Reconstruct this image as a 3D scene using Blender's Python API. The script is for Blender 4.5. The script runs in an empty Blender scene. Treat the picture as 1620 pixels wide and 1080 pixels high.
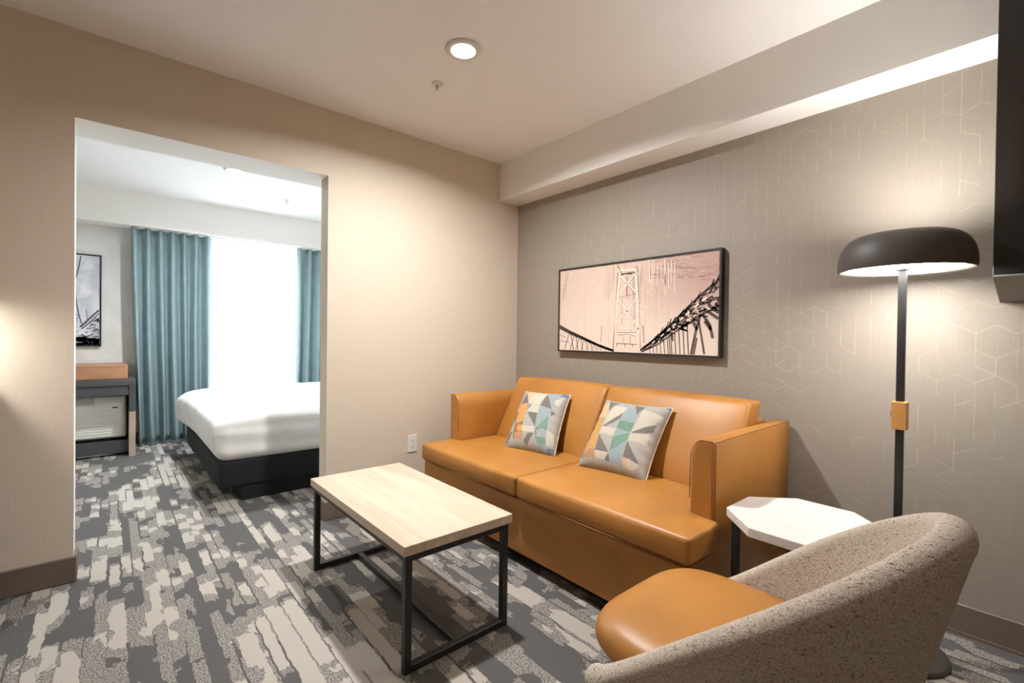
import bpy, bmesh, math, random
import numpy as np
from mathutils import Vector, Matrix

random.seed(7)
SC = bpy.context.scene
COL = SC.collection
PI = math.pi

# ------------------------------------------------------------------ camera
F_PX, YAW, PITCH, ROLL = 739.9, 0.7084, -0.0098, 0.0126
CAM = Vector((3.1068, -2.715, 1.22))
fw = Vector((-math.cos(YAW) * math.cos(PITCH), math.sin(YAW) * math.cos(PITCH), math.sin(PITCH)))
rt = fw.cross(Vector((0, 0, 1))).normalized()
up = rt.cross(fw)
c_, s_ = math.cos(ROLL), math.sin(ROLL)
rt, up = rt * c_ + up * s_, up * c_ - rt * s_
cam_data = bpy.data.cameras.new('camera')
cam = bpy.data.objects.new('camera', cam_data)
COL.objects.link(cam)
cam.matrix_world = Matrix(((rt.x, up.x, -fw.x, CAM.x), (rt.y, up.y, -fw.y, CAM.y), (rt.z, up.z, -fw.z, CAM.z), (0, 0, 0, 1)))
cam_data.sensor_fit = 'HORIZONTAL'
cam_data.sensor_width = 36.0
cam_data.lens = F_PX / 1620 * 36.0
cam_data.clip_start = 0.02
SC.camera = cam

# ------------------------------------------------------------------ world: even bright overcast sky
W = bpy.data.worlds.new('overcast_sky')
SC.world = W
W.use_nodes = True
bg = W.node_tree.nodes['Background']
bg.inputs['Color'].default_value = (0.86, 0.94, 1.0, 1)
bg.inputs['Strength'].default_value = 11.0

# ------------------------------------------------------------------ exposure
SC.view_settings.view_transform = 'Standard'
SC.view_settings.look = 'None'
SC.view_settings.exposure = 0.65
SC.view_settings.gamma = 1.0
SC.view_settings.use_curve_mapping = False
SC.cycles.max_bounces = 10
SC.cycles.diffuse_bounces = 6
SC.cycles.sample_clamp_indirect = 6.0

# light levels, all in one place
LAMP_UP, LAMP_DOWN, DOWNLIGHT_W, BEDROOM_W, DESK_LAMP_E = 84.0, 23.0, 38.0, 42.0, 58.0
WARM = (1.0, 0.83, 0.66)
NEUTRAL = (0.98, 0.985, 1.0)
COOL = (0.90, 0.96, 1.0)

# portal: tells the renderer where the sky comes in (gives no light of its own)
pd_ = bpy.data.lights.new('window_portal', 'AREA')
pd_.shape = 'RECTANGLE'
pd_.size, pd_.size_y = 1.9, 2.2
pd_.cycles.is_portal = True
po_ = bpy.data.objects.new('window_portal', pd_)
po_.location = (-3.56, -1.15, 1.25)
po_.rotation_euler = (PI / 2, 0, -PI / 2)
COL.objects.link(po_)

# ------------------------------------------------------------------ node helpers
def lin(c):
    return tuple((v / 255 / 12.92) if v / 255 <= 0.04045 else ((v / 255 + 0.055) / 1.055) ** 2.4 for v in c)

class S:
    """tiny wrapper round a float socket so node maths reads like maths"""
    def __init__(self, nt, sock):
        self.nt, self.s = nt, sock
    def op(self, o, b=None, c=None):
        n = self.nt.nodes.new('ShaderNodeMath'); n.operation = o
        for i, v in enumerate((self, b, c)):
            if v is None: continue
            if isinstance(v, S): self.nt.links.new(v.s, n.inputs[i])
            else: n.inputs[i].default_value = v
        return S(self.nt, n.outputs[0])
    def __add__(self, b): return self.op('ADD', b)
    def __sub__(self, b): return self.op('SUBTRACT', b)
    def __mul__(self, b): return self.op('MULTIPLY', b)
    def floor(self): return self.op('FLOOR')
    def abs(self): return self.op('ABSOLUTE')
    def lt(self, b): return self.op('LESS_THAN', b)
    def gt(self, b): return self.op('GREATER_THAN', b)
    def max(self, b): return self.op('MAXIMUM', b)
    def min(self, b): return self.op('MINIMUM', b)
    def smooth(self, a, b):
        n = self.nt.nodes.new('ShaderNodeMapRange'); n.interpolation_type = 'SMOOTHSTEP'
        self.nt.links.new(self.s, n.inputs[0])
        n.inputs[1].default_value, n.inputs[2].default_value = a, b
        return S(self.nt, n.outputs[0])

class M:
    """a Principled material with its node tree at hand"""
    def __init__(self, name, rgb=(200, 200, 200), rough=0.6, metal=0.0, spec=0.5):
        self.m = bpy.data.materials.new(name); self.m.use_nodes = True
        self.nt = self.m.node_tree
        self.b = self.nt.nodes['Principled BSDF']
        self.b.inputs['Base Color'].default_value = (*lin(rgb), 1)
        self.b.inputs['Roughness'].default_value = rough
        self.b.inputs['Metallic'].default_value = metal
        self.b.inputs['Specular IOR Level'].default_value = spec
    def xyz(self, kind='Object'):
        t = self.nt.nodes.new('ShaderNodeTexCoord')
        s = self.nt.nodes.new('ShaderNodeSeparateXYZ')
        self.nt.links.new(t.outputs[kind], s.inputs[0])
        return [S(self.nt, s.outputs[i]) for i in range(3)]
    def vec(self, x, y, z=0.0):
        n = self.nt.nodes.new('ShaderNodeCombineXYZ')
        for i, v in enumerate((x, y, z)):
            if isinstance(v, S): self.nt.links.new(v.s, n.inputs[i])
            else: n.inputs[i].default_value = v
        return n.outputs[0]
    def noise(self, vec, scale, detail=2.0, rough=0.5):
        n = self.nt.nodes.new('ShaderNodeTexNoise')
        if vec is not None: self.nt.links.new(vec, n.inputs['Vector'])
        n.inputs['Scale'].default_value = scale; n.inputs['Detail'].default_value = detail
        n.inputs['Roughness'].default_value = rough
        return S(self.nt, n.outputs['Fac'])
    def white(self, vec):
        n = self.nt.nodes.new('ShaderNodeTexWhiteNoise'); n.noise_dimensions = '3D'
        self.nt.links.new(vec, n.inputs['Vector'])
        return S(self.nt, n.outputs['Value'])
    def mix(self, fac, a, b):
        n = self.nt.nodes.new('ShaderNodeMix'); n.data_type = 'RGBA'
        if isinstance(fac, S): self.nt.links.new(fac.s, n.inputs[0])
        else: n.inputs[0].default_value = fac
        for i, v in ((6, a), (7, b)):
            if isinstance(v, tuple): n.inputs[i].default_value = (*lin(v), 1)
            else: self.nt.links.new(v, n.inputs[i])
        return n.outputs[2]
    def color(self, sock): self.nt.links.new(sock, self.b.inputs['Base Color']); return self
    def rough(self, s): self.nt.links.new(s.s, self.b.inputs['Roughness']); return self
    def bump(self, s, strength=0.2, dist=0.01):
        n = self.nt.nodes.new('ShaderNodeBump')
        n.inputs['Strength'].default_value = strength; n.inputs['Distance'].default_value = dist
        self.nt.links.new(s.s, n.inputs['Height'])
        self.nt.links.new(n.outputs[0], self.b.inputs['Normal']); return self
    def emit(self, rgb, e):
        self.b.inputs['Emission Color'].default_value = (*rgb, 1)
        self.b.inputs['Emission Strength'].default_value = e; return self
    def objvec(self, kind='Object'):
        t = self.nt.nodes.new('ShaderNodeTexCoord'); return t.outputs[kind]

# ------------------------------------------------------------------ materials
MT = {}
def simple(key, rgb, rough=0.6, metal=0.0, var=0.0, vs=6.0, bump=0.0, bs=200.0, spec=0.5):
    m = M(key, rgb, rough, metal, spec)
    if var:
        n = m.noise(m.objvec(), vs, 3.0)
        d = tuple(max(0, int(c * (1 - var))) for c in rgb)
        u = tuple(min(255, int(c * (1 + var))) for c in rgb)
        m.color(m.mix(n.smooth(0.3, 0.7), d, u))
    if bump:
        m.bump(m.noise(m.objvec(), bs, 2.0), bump, 0.002)
    MT[key] = m.m
    return m

simple('ceiling_paint', (236, 233, 230), 0.85, bump=0.05, bs=90)
simple('white_paint', (236, 233, 228), 0.7, bump=0.04, bs=90)
simple('grey_paint', (150, 146, 140), 0.7, var=0.02)
simple('bedroom_wall', (214, 211, 206), 0.8, var=0.02)
simple('baseboard_vinyl', (112, 98, 86), 0.5, var=0.05, vs=3)
simple('black_metal', (52, 50, 49), 0.42, 0.4, var=0.08, vs=12)
simple('dark_lamp', (80, 74, 69), 0.5, 0.0, var=0.03, vs=8)
simple('black_cloth', (18, 19, 21), 0.85, var=0.2, vs=5, bump=0.3, bs=300)
simple('plinth_black', (22, 21, 20), 0.7, var=0.1)
simple('charcoal_laminate', (68, 68, 71), 0.5, var=0.04)
simple('pale_laminate', (178, 158, 142), 0.5, var=0.03)
simple('tan_vinyl', (166, 120, 88), 0.5, var=0.04)
simple('white_plastic', (226, 223, 214), 0.4, var=0.01)
simple('slot_dark', (40, 38, 36), 0.6, var=0.05)
simple('chrome', (190, 188, 185), 0.2, 1.0, var=0.02)
simple('frame_black', (34, 31, 29), 0.45, var=0.1)
simple('window_frame', (150, 154, 158), 0.45, var=0.03)
simple('white_linen', (232, 229, 226), 0.8, var=0.02, bump=0.15, bs=60)
simple('stone_white', (218, 214, 208), 0.35, var=0.015, vs=5)
simple('tan_switch', (206, 150, 82), 0.5, var=0.03)
simple('welt_cream', (214, 203, 180), 0.8, var=0.04, vs=60)
simple('wood_leg', (60, 46, 36), 0.5, var=0.1)
simple('ink', (84, 72, 66), 0.8, var=0.25, vs=80)
simple('ink_pale', (232, 212, 196), 0.8, var=0.06, vs=60)
simple('ink_soft', (150, 122, 110), 0.8, var=0.1, vs=60)
simple('ink_grey', (84, 84, 90), 0.8, var=0.3, vs=90)

# partition wallpaper: beige with fine woven verticals
m = M('beige_wallcovering', (206, 188, 164), 0.75)
x, y, z = m.xyz()
w1 = m.noise(m.vec(x * 300, y * 300, z * 6), 1.0, 2)
w2 = m.noise(m.vec(x * 8, y * 8, z * 300), 1.0, 2)
m.color(m.mix((w1 * 0.6 + w2 * 0.4).smooth(0.3, 0.7), (207, 193, 173), (213, 199, 180)))
m.bump(w1 + w2, 0.08, 0.002)
MT['beige_wallcovering'] = m.m

# accent wallpaper: taupe with gold hexagon / cube line work that comes and goes
m = M('taupe_geometric_wallpaper', (158, 143, 126), 0.62)
x, y, z = m.xyz()
side = 0.068
lines = None
for k, ang in enumerate((0.0, 60.0, 120.0)):
    a = math.radians(ang)
    nx, nz = math.cos(a), math.sin(a)
    sp = side * math.sqrt(3) / 2
    v = (x * (nx / sp)) + (z * (nz / sp))
    r = (v + 0.5).floor()
    d = (v - r).abs()
    u = (x * (-nz / side)) + (z * (nx / side)) + r * 0.5
    cell = u.floor()
    h = m.white(m.vec(r, cell, 3.7 * k + 1.3))
    big = m.noise(m.vec(x * 1.0, z * 1.0, 2.0 + (0 if k else 5.0)), 1.7, 1)
    dens = big.smooth(0.36, 0.62) * (z.smooth(0.55, 1.15) * 0.75 + 0.25)
    md = ((r * 2.0 - cell) * (1 / 3.0))
    md = (md - md.floor())
    hexe = md.gt(0.5)
    keep = h.lt(dens * (hexe * (0.85 if k else 0.55) + (0.10 if k else 0.42)))
    ln = d.lt(0.020) * keep
    fade = m.white(m.vec(r, cell, 9.1 + k)) * 0.6 + 0.35
    ln = ln * fade
    lines = ln if lines is None else lines.max(ln)
w1 = m.noise(m.vec(x * 350, 0.0, z * 7), 1.0, 2)
w2 = m.noise(m.vec(x * 7, 3.0, z * 350), 1.0, 2)
basec = m.mix((w1 * 0.6 + w2 * 0.4).smooth(0.3, 0.7), (151, 141, 129), (158, 148, 136))
m.color(m.mix(lines * 0.52, basec, (206, 192, 168)))
m.bump(w1 + w2, 0.08, 0.002)
MT['taupe_geometric_wallpaper'] = m.m

# carpet: grey ground with brushed beige streaks that run along x
m = M('streaked_carpet', (110, 106, 102), 0.95, spec=0.1)
x, y, z = m.xyz()
base_v = m.vec(x, y)
dx = m.noise(base_v, 38.0, 2)
dy = m.noise(m.vec(x * 1.0, y * 1.0, 4.0), 16.0, 2)
xs = x + (dx - 0.5) * 0.10
ys = y + (dy - 0.5) * 0.022
big = m.noise(m.vec(x * 0.9, y * 1.7, 0.4), 1.55, 2)
lite = mid = None
for k, (w, ln, th) in enumerate(((0.047, 2.7, 0.625), (0.066, 2.2, 0.655))):
    q = ys * (1 / w) + 0.37 * k
    j = q.floor()
    hsh = m.white(m.vec(j, 4.4 * k + 0.5, 1.0))
    n = m.noise(m.vec(xs * ln + hsh * 37.0, j * 5.13, 2.1 * k), 1.0, 2)
    val = n * 0.70 + big * 0.50
    fr = q - j
    gap = fr.gt(hsh * 0.22)
    on = val.gt(th + 0.025) * gap
    half = val.gt(th - 0.02) * gap
    # some columns are only stippled along part of their length
    st_ = m.noise(m.vec(xs * 1.9 + hsh * 91.0, j * 3.7, 6.0 + k), 1.0, 1).gt(0.55)
    on = on * (st_ * -1.0 + 1.0)
    lite = on if lite is None else lite.max(on)
    mid = half if mid is None else mid.max(half)
sp = m.white(m.vec((x * 260.0).floor(), (y * 260.0).floor(), 0.0))
sp2 = m.noise(base_v, 170.0, 2)
mid = mid * (sp2.gt(0.46))
pile = m.noise(base_v, 420.0, 2)
c_dark = m.mix(pile.smooth(0.25, 0.75), (82, 80, 79), (102, 99, 97))
c_mid = m.mix(sp, (136, 130, 123), (164, 157, 148))
c_lite = m.mix(pile.smooth(0.25, 0.75), (164, 156, 146), (188, 180, 169))
m.color(m.mix(lite, m.mix(mid, c_dark, c_mid), c_lite))
m.bump(pile + lite * 0.6, 0.5, 0.004)
MT['streaked_carpet'] = m.m

# caramel leather
m = M('caramel_leather', (200, 132, 56), 0.42)
ov = m.objvec()
n1 = m.noise(ov, 2.5, 3); n2 = m.noise(ov, 260.0, 2)
m.color(m.mix(n1.smooth(0.3, 0.7), (167, 111, 46), (183, 125, 56)))
m.rough(n1 * 0.14 + 0.36)
m.bump(n2 + n1 * 3.0, 0.10, 0.004)
MT['caramel_leather'] = m.m
simple('leather_seam', (140, 86, 34), 0.6, var=0.05)

# tweed of the tub chair
m = M('oatmeal_tweed', (190, 176, 158), 0.9, spec=0.15)
ov = m.objvec()
x, y, z = m.xyz()
n1 = m.noise(ov, 330.0, 3, 0.6)
n2 = m.noise(m.vec(x * 110 + z * 70, y * 110 - z * 50, z * 240), 1.0, 3, 0.65)
n3 = m.noise(ov, 110.0, 2)
b1 = m.mix(n1.smooth(0.35, 0.65), (172, 157, 139), (214, 203, 188))
b2 = m.mix(n2.smooth(0.56, 0.68), b1, (122, 109, 98))
b3 = m.mix(n3.smooth(0.62, 0.78) * 0.7, b2, (222, 214, 202))
m.color(b3)
m.bump(n1 + n2 * 0.6, 0.6, 0.006)
MT['oatmeal_tweed'] = m.m

# pale oak laminate, grain along x
m = M('pale_oak', (205, 178, 148), 0.38)
x, y, z = m.xyz()
g1 = m.noise(m.vec(x * 1.6, y * 26, z * 26), 1.0, 4, 0.6)
g2 = m.noise(m.vec(x * 5, y * 160, z * 160), 1.0, 2)
pl = m.white(m.vec((y * 8.3 + 0.31).floor(), 1.0, 2.0))
m.color(m.mix((g1 * 0.75 + g2 * 0.25 + (pl - 0.5) * 0.14).smooth(0.32, 0.7), (194, 173, 150), (209, 191, 170)))
m.rough(g1 * 0.12 + 0.2)
m.bump(g2, 0.05, 0.002)
MT['pale_oak'] = m.m

# dark espresso wood of the wall cabinet
m = M('espresso_wood', (52, 42, 35), 0.5)
x, y, z = m.xyz()
g1 = m.noise(m.vec(x * 30, y * 30, z * 1.5), 1.0, 4)
m.color(m.mix(g1.smooth(0.3, 0.7), (30, 25, 22), (46, 38, 33)))
MT['espresso_wood'] = m.m

# drapes: pale teal with speckle
m = M('teal_drape', (140, 168, 170), 0.8, spec=0.2)
ov = m.objvec()
n = m.noise(ov, 70.0, 3, 0.7); n2 = m.noise(ov, 9.0, 2)
c = m.mix(n.smooth(0.60, 0.70), (150, 170, 173), (200, 210, 209))
m.color(m.mix(n2.smooth(0.3, 0.75) * 0.35, c, (126, 146, 152)))
tr = m.nt.nodes.new('ShaderNodeBsdfTranslucent'); tr.inputs[0].default_value = (*lin((130, 170, 175)), 1)
ms = m.nt.nodes.new('ShaderNodeMixShader'); ms.inputs[0].default_value = 0.14
out = m.nt.nodes['Material Output']
m.nt.links.new(m.b.outputs[0], ms.inputs[1]); m.nt.links.new(tr.outputs[0], ms.inputs[2]); m.nt.links.new(ms.outputs[0], out.inputs[0])
MT['teal_drape'] = m.m

# sheer
m = M('white_sheer', (244, 244, 244), 0.9, spec=0.1)
nt = m.nt
tr = nt.nodes.new('ShaderNodeBsdfTranslucent'); tr.inputs[0].default_value = (0.86, 0.87, 0.88, 1)
tp = nt.nodes.new('ShaderNodeBsdfTransparent')
m1 = nt.nodes.new('ShaderNodeMixShader'); m1.inputs[0].default_value = 0.75
m2 = nt.nodes.new('ShaderNodeMixShader')
wv = m.noise(m.objvec(), 500.0, 1)
nt.links.new((wv * 0.2 + 0.25).s, m2.inputs[0])
nt.links.new(m.b.outputs[0], m1.inputs[1]); nt.links.new(tr.outputs[0], m1.inputs[2])
nt.links.new(m1.outputs[0], m2.inputs[1]); nt.links.new(tp.outputs[0], m2.inputs[2])
nt.links.new(m2.outputs[0], nt.nodes['Material Output'].inputs[0])
MT['white_sheer'] = m.m

# window glass
m = M('window_glass', (240, 246, 248), 0.02)
nt = m.nt
tp = nt.nodes.new('ShaderNodeBsdfTransparent'); tp.inputs[0].default_value = (0.95, 0.97, 0.98, 1)
gl = nt.nodes.new('ShaderNodeBsdfGlossy'); gl.inputs['Roughness'].default_value = 0.02
ms = nt.nodes.new('ShaderNodeMixShader'); ms.inputs[0].default_value = 0.05
nt.links.new(tp.outputs[0], ms.inputs[1]); nt.links.new(gl.outputs[0], ms.inputs[2])
nt.links.new(ms.outputs[0], nt.nodes['Material Output'].inputs[0])
MT['window_glass'] = m.m

# canvas prints
m = M('rose_canvas', (226, 196, 176), 0.8)
x, y, z = m.xyz()
st = m.noise(m.vec(x * 14, 0.0, z * 40 + x * 12), 1.0, 4, 0.65)
vt = m.noise(m.vec(x * 60, 0.0, z * 2.0), 1.0, 2)
right = (x * 1.0).smooth(-0.15, 0.6) * z.smooth(0.1, 0.5)
base = m.mix(z.smooth(0.0, 0.62), (226, 208, 193), (208, 186, 170))
base = m.mix(right * 0.9, base, (186, 152, 143))
base = m.mix(st.smooth(0.55, 0.72) * 0.45, base, (238, 218, 202))
m.color(m.mix(vt.smooth(0.6, 0.72) * 0.3, base, (176, 146, 130)))
MT['rose_canvas'] = m.m
m = M('grey_canvas', (214, 214, 218), 0.8)
x, y, z = m.xyz()
st = m.noise(m.vec(0.0, y * 6, z * 5), 1.0, 4, 0.65)
m.color(m.mix(st.smooth(0.35, 0.7), (178, 179, 188), (214, 213, 214)))
MT['grey_canvas'] = m.m

# pillow print uses per-face printed colours
m = M('pillow_print', (200, 200, 190), 0.85, spec=0.2)
at = m.nt.nodes.new('ShaderNodeAttribute'); at.attribute_name = 'print'
n = m.noise(m.objvec(), 300.0, 2)
m.color(m.mix(n.smooth(0.2, 0.8) * 0.12, at.outputs['Color'], (120, 116, 110)))
m.bump(n, 0.25, 0.002)
MT['pillow_print'] = m.m

# light-giving materials
MT['lamp_glow_down'] = M('lamp_glow_down', (255, 250, 240), 0.6).emit((1.0, 0.98, 0.95), LAMP_DOWN).m
MT['lamp_glow_up'] = M('lamp_glow_up', (255, 250, 240), 0.6).emit((1.0, 0.98, 0.95), LAMP_UP).m
MT['downlight_lens'] = M('downlight_lens', (255, 250, 240), 0.6).emit((1.0, 0.93, 0.82), 14.0).m
MT['table_lamp_glow'] = M('table_lamp_glow', (250, 240, 225), 0.8).emit((1.0, 0.97, 0.92), DESK_LAMP_E).m

# ------------------------------------------------------------------ mesh helpers
def tag(o, label=None, cat=None, group=None, kind=None):
    if label: o['label'] = label
    if cat: o['category'] = cat
    if group: o['group'] = group
    if kind: o['kind'] = kind
    return o

def empty(name, loc=(0, 0, 0), rz=0.0):
    o = bpy.data.objects.new(name, None); COL.objects.link(o)
    o.location = loc; o.rotation_euler = (0, 0, rz); o.empty_display_size = 0.05
    return o

def origin(p):
    v = Vector((0, 0, 0))
    while p is not None:
        v += Vector(p.location); p = p.parent
    return v

def obj(name, verts, faces, mat, parent=None, smooth=False, local=False, mats=None):
    me = bpy.data.meshes.new(name)
    if parent is not None and not local:
        o0 = origin(parent); verts = [(v[0] - o0.x, v[1] - o0.y, v[2] - o0.z) for v in verts]
    me.from_pydata([tuple(v) for v in verts], [], [tuple(f) for f in faces])
    bm = bmesh.new(); bm.from_mesh(me)
    bmesh.ops.recalc_face_normals(bm, faces=bm.faces[:])
    bm.to_mesh(me); bm.free()
    me.materials.append(MT[mat])
    for k in (mats or []): me.materials.append(MT[k])
    if smooth:
        for p in me.polygons: p.use_smooth = True
    o = bpy.data.objects.new(name, me); COL.objects.link(o)
    if parent is not None: o.parent = parent
    return o

def box_vf(x0, x1, y0, y1, z0, z1, bevel=0.0, seg=2):
    bm = bmesh.new()
    bmesh.ops.create_cube(bm, size=1.0)
    for v in bm.verts:
        v.co = ((x0 + x1) / 2 + v.co.x * (x1 - x0), (y0 + y1) / 2 + v.co.y * (y1 - y0), (z0 + z1) / 2 + v.co.z * (z1 - z0))
    if bevel:
        bmesh.ops.bevel(bm, geom=bm.edges[:], offset=bevel, segments=seg, affect='EDGES', profile=0.5)
    bm.verts.ensure_lookup_table(); bm.verts.index_update()
    V = [tuple(v.co) for v in bm.verts]; Fc = [[v.index for v in f.verts] for f in bm.faces]
    bm.free(); return V, Fc

def join(*vfs):
    V, Fc = [], []
    for v, f in vfs:
        n = len(V); V += list(v); Fc += [[i + n for i in q] for q in f]
    return V, Fc

def box(name, x0, x1, y0, y1, z0, z1, mat, parent=None, bevel=0.0, seg=2, local=False):
    v, f = box_vf(x0, x1, y0, y1, z0, z1, bevel, seg)
    return obj(name, v, f, mat, parent, smooth=False, local=local)

def prism_vf(poly, axis, a, b):
    """poly in the two other axes (order: x,y,z without axis), extruded along axis a..b"""
    n = len(poly); V = []
    for t in (a, b):
        for p in poly:
            q = list(p); q.insert(axis, t); V.append(tuple(q))
    Fc = [list(range(n))[::-1], list(range(n, 2 * n))] + [[i, (i + 1) % n, n + (i + 1) % n, n + i] for i in range(n)]
    return V, Fc

def bevel_vf(vf, off, seg=2):
    bm = bmesh.new()
    vs = [bm.verts.new(v) for v in vf[0]]
    for f in vf[1]: bm.faces.new([vs[i] for i in f])
    bmesh.ops.recalc_face_normals(bm, faces=bm.faces[:])
    bmesh.ops.bevel(bm, geom=bm.edges[:], offset=off, segments=seg, affect='EDGES', profile=0.5)
    bm.verts.index_update()
    V = [tuple(v.co) for v in bm.verts]; Fc = [[v.index for v in f.verts] for f in bm.faces]
    bm.free(); return V, Fc

def lathe_vf(profile, cx=0, cy=0, n=48, cap=True):
    V, Fc = [], []
    for r, z in profile:
        for i in range(n):
            a = 2 * PI * i / n; V.append((cx + r * math.cos(a), cy + r * math.sin(a), z))
    for k in range(len(profile) - 1):
        for i in range(n):
            j = (i + 1) % n
            Fc.append([k * n + i, k * n + j, (k + 1) * n + j, (k + 1) * n + i])
    if cap:
        Fc.append(list(range(n))[::-1]); Fc.append([(len(profile) - 1) * n + i for i in range(n)])
    return V, Fc

def tube_vf(path, r, n=8, closed=False):
    V, Fc = [], []
    P = [Vector(p) for p in path]; L = len(P)
    prev = None
    for i, p in enumerate(P):
        if closed: t = (P[(i + 1) % L] - P[i - 1])
        else: t = P[min(i + 1, L - 1)] - P[max(i - 1, 0)]
        t.normalize()
        if prev is None:
            a = Vector((0, 0, 1)) if abs(t.z) < 0.9 else Vector((1, 0, 0))
            u = t.cross(a).normalized()
        else:
            u = (prev - t * prev.dot(t)).normalized()
        prev = u; w = t.cross(u)
        rr = r[i] if isinstance(r, (list, tuple)) else r
        for k in range(n):
            a = 2 * PI * k / n; V.append(tuple(p + u * (rr * math.cos(a)) + w * (rr * math.sin(a))))
    for i in range(L if closed else L - 1):
        for k in range(n):
            a, b = i * n + k, i * n + (k + 1) % n
            c, d = ((i + 1) % L) * n + (k + 1) % n, ((i + 1) % L) * n + k
            Fc.append([a, b, c, d])
    if not closed:
        Fc.append(list(range(n))[::-1]); Fc.append([(L - 1) * n + k for k in range(n)])
    return V, Fc

def grid_vf(rows, closed_u=False, closed_v=False):
    nr, nc = len(rows), len(rows[0])
    V = [tuple(p) for r in rows for p in r]; Fc = []
    for i in range(nr if closed_u else nr - 1):
        for j in range(nc if closed_v else nc - 1):
            Fc.append([i * nc + j, i * nc + (j + 1) % nc, ((i + 1) % nr) * nc + (j + 1) % nc, ((i + 1) % nr) * nc + j])
    return V, Fc

def soft_box_vf(x0, x1, y0, y1, z0, z1, r, n=10, fn=None, rs=4):
    """rounded box with enough points on every side to be crowned or bent by fn"""
    h = ((x1 - x0) / 2, (y1 - y0) / 2, (z1 - z0) / 2); c = ((x0 + x1) / 2, (y0 + y1) / 2, (z0 + z1) / 2)
    def ticks(hh):
        rr = min(r, hh)
        a = [-hh + rr * (1 - math.cos(PI / 2 * i / rs)) for i in range(rs + 1)] if rr else [-hh]
        a = [-hh + rr * i / rs for i in range(rs + 1)]
        m_ = [(-hh + rr) + (2 * (hh - rr)) * i / n for i in range(1, n)]
        return a + m_ + [-t for t in a[::-1]]
    T = [ticks(v) for v in h]
    bm = bmesh.new(); cache = {}
    def vert(p):
        k = tuple(round(v, 6) for v in p)
        if k in cache: return cache[k]
        q = [max(-(h[i] - min(r, h[i])), min(h[i] - min(r, h[i]), p[i])) for i in range(3)]
        d = Vector((p[0] - q[0], p[1] - q[1], p[2] - q[2]))
        if d.length > 1e-9:
            d = d.normalized() * r
            pp = [q[i] + max(-min(r, h[i]), min(min(r, h[i]), d[i])) for i in range(3)]
        else: pp = list(p)
        w = [pp[i] / h[i] for i in range(3)]
        P = Vector((c[0] + pp[0], c[1] + pp[1], c[2] + pp[2]))
        if fn: P = fn(P, w)
        cache[k] = bm.verts.new(P); return cache[k]
    for ax in range(3):
        o1, o2 = [(1, 2), (0, 2), (0, 1)][ax]
        for s in (-h[ax], h[ax]):
            A, B = T[o1], T[o2]
            for i in range(len(A) - 1):
                for j in range(len(B) - 1):
                    q = []
                    for (u, v) in ((A[i], B[j]), (A[i + 1], B[j]), (A[i + 1], B[j + 1]), (A[i], B[j + 1])):
                        p = [0, 0, 0]; p[ax] = s; p[o1] = u; p[o2] = v; q.append(vert(p))
                    if len(set(q)) == 4:
                        try: bm.faces.new(q)
                        except ValueError: pass
    bm.verts.index_update()
    V = [tuple(v.co) for v in bm.verts]; Fc = [[v.index for v in f.verts] for f in bm.faces]
    bm.free(); return V, Fc

def solve_h(src, dst):
    A = []
    for (x, y), (u, v) in zip(src, dst):
        A.append([x, y, 1, 0, 0, 0, -u * x, -u * y]); A.append([0, 0, 0, x, y, 1, -v * x, -v * y])
    b = [c for d in dst for c in d]
    hh = np.linalg.solve(np.array(A, float), np.array(b, float))
    return lambda x, y: ((hh[0] * x + hh[1] * y + hh[2]) / (hh[6] * x + hh[7] * y + 1), (hh[3] * x + hh[4] * y + hh[5]) / (hh[6] * x + hh[7] * y + 1))

# ================================================================== THE SETTING
H = 2.683           # ceiling
OPEN_H = 2.2546     # head of the opening
YL, YR = -2.852, -1.645   # sides of the opening
T_W = 0.13          # partition thickness
SOF_Z, SOF_D = 2.37, 0.214
X_R, Y_B = 4.9, -4.3      # walls behind the camera
BX, BY0, BY1 = -3.45, -3.75, 0.25   # bedroom window wall, side walls

def struct(o): o['kind'] = 'structure'; return o

struct(box('floor', BX - 0.12, X_R + 0.1, Y_B - 0.1, 0.35, -0.06, 0.0, 'streaked_carpet'))
struct(box('ceiling', BX - 0.12, X_R + 0.1, Y_B - 0.1, 0.35, H, H + 0.08, 'ceiling_paint'))

# partition with its opening
poly = [(Y_B, 0), (YL, 0), (YL, OPEN_H), (YR, OPEN_H), (YR, 0), (0.0, 0), (0.0, H), (Y_B, H)]
v, f = prism_vf(poly, 0, -T_W, 0.0)
wl = struct(obj('wall_left', v, f, 'beige_wallcovering', mats=['white_paint', 'bedroom_wall']))
for p in wl.data.polygons:
    if p.normal.x < -0.5: p.material_index = 2
    elif abs(p.normal.x) < 0.5 and not (p.normal.y < -0.5 and p.center.y > -2): p.material_index = 1
struct(box('wall_front', -T_W, X_R, 0.0, 0.12, 0, H, 'taupe_geometric_wallpaper'))
struct(box('wall_right', X_R, X_R + 0.1, Y_B, 0.12, 0, H, 'beige_wallcovering'))
struct(box('wall_back', -T_W, X_R, Y_B - 0.1, Y_B, 0, H, 'beige_wallcovering'))
# boxed soffit over the accent wall
struct(box('trim_1', 0.0, X_R, -SOF_D, 0.0, SOF_Z, H, 'white_paint'))
# lintel just inside the bedroom, over the opening
struct(box('trim_2', -0.29, -T_W, YL - 0.05, YR + 0.05, OPEN_H, OPEN_H + 0.20, 'white_paint'))

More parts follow.
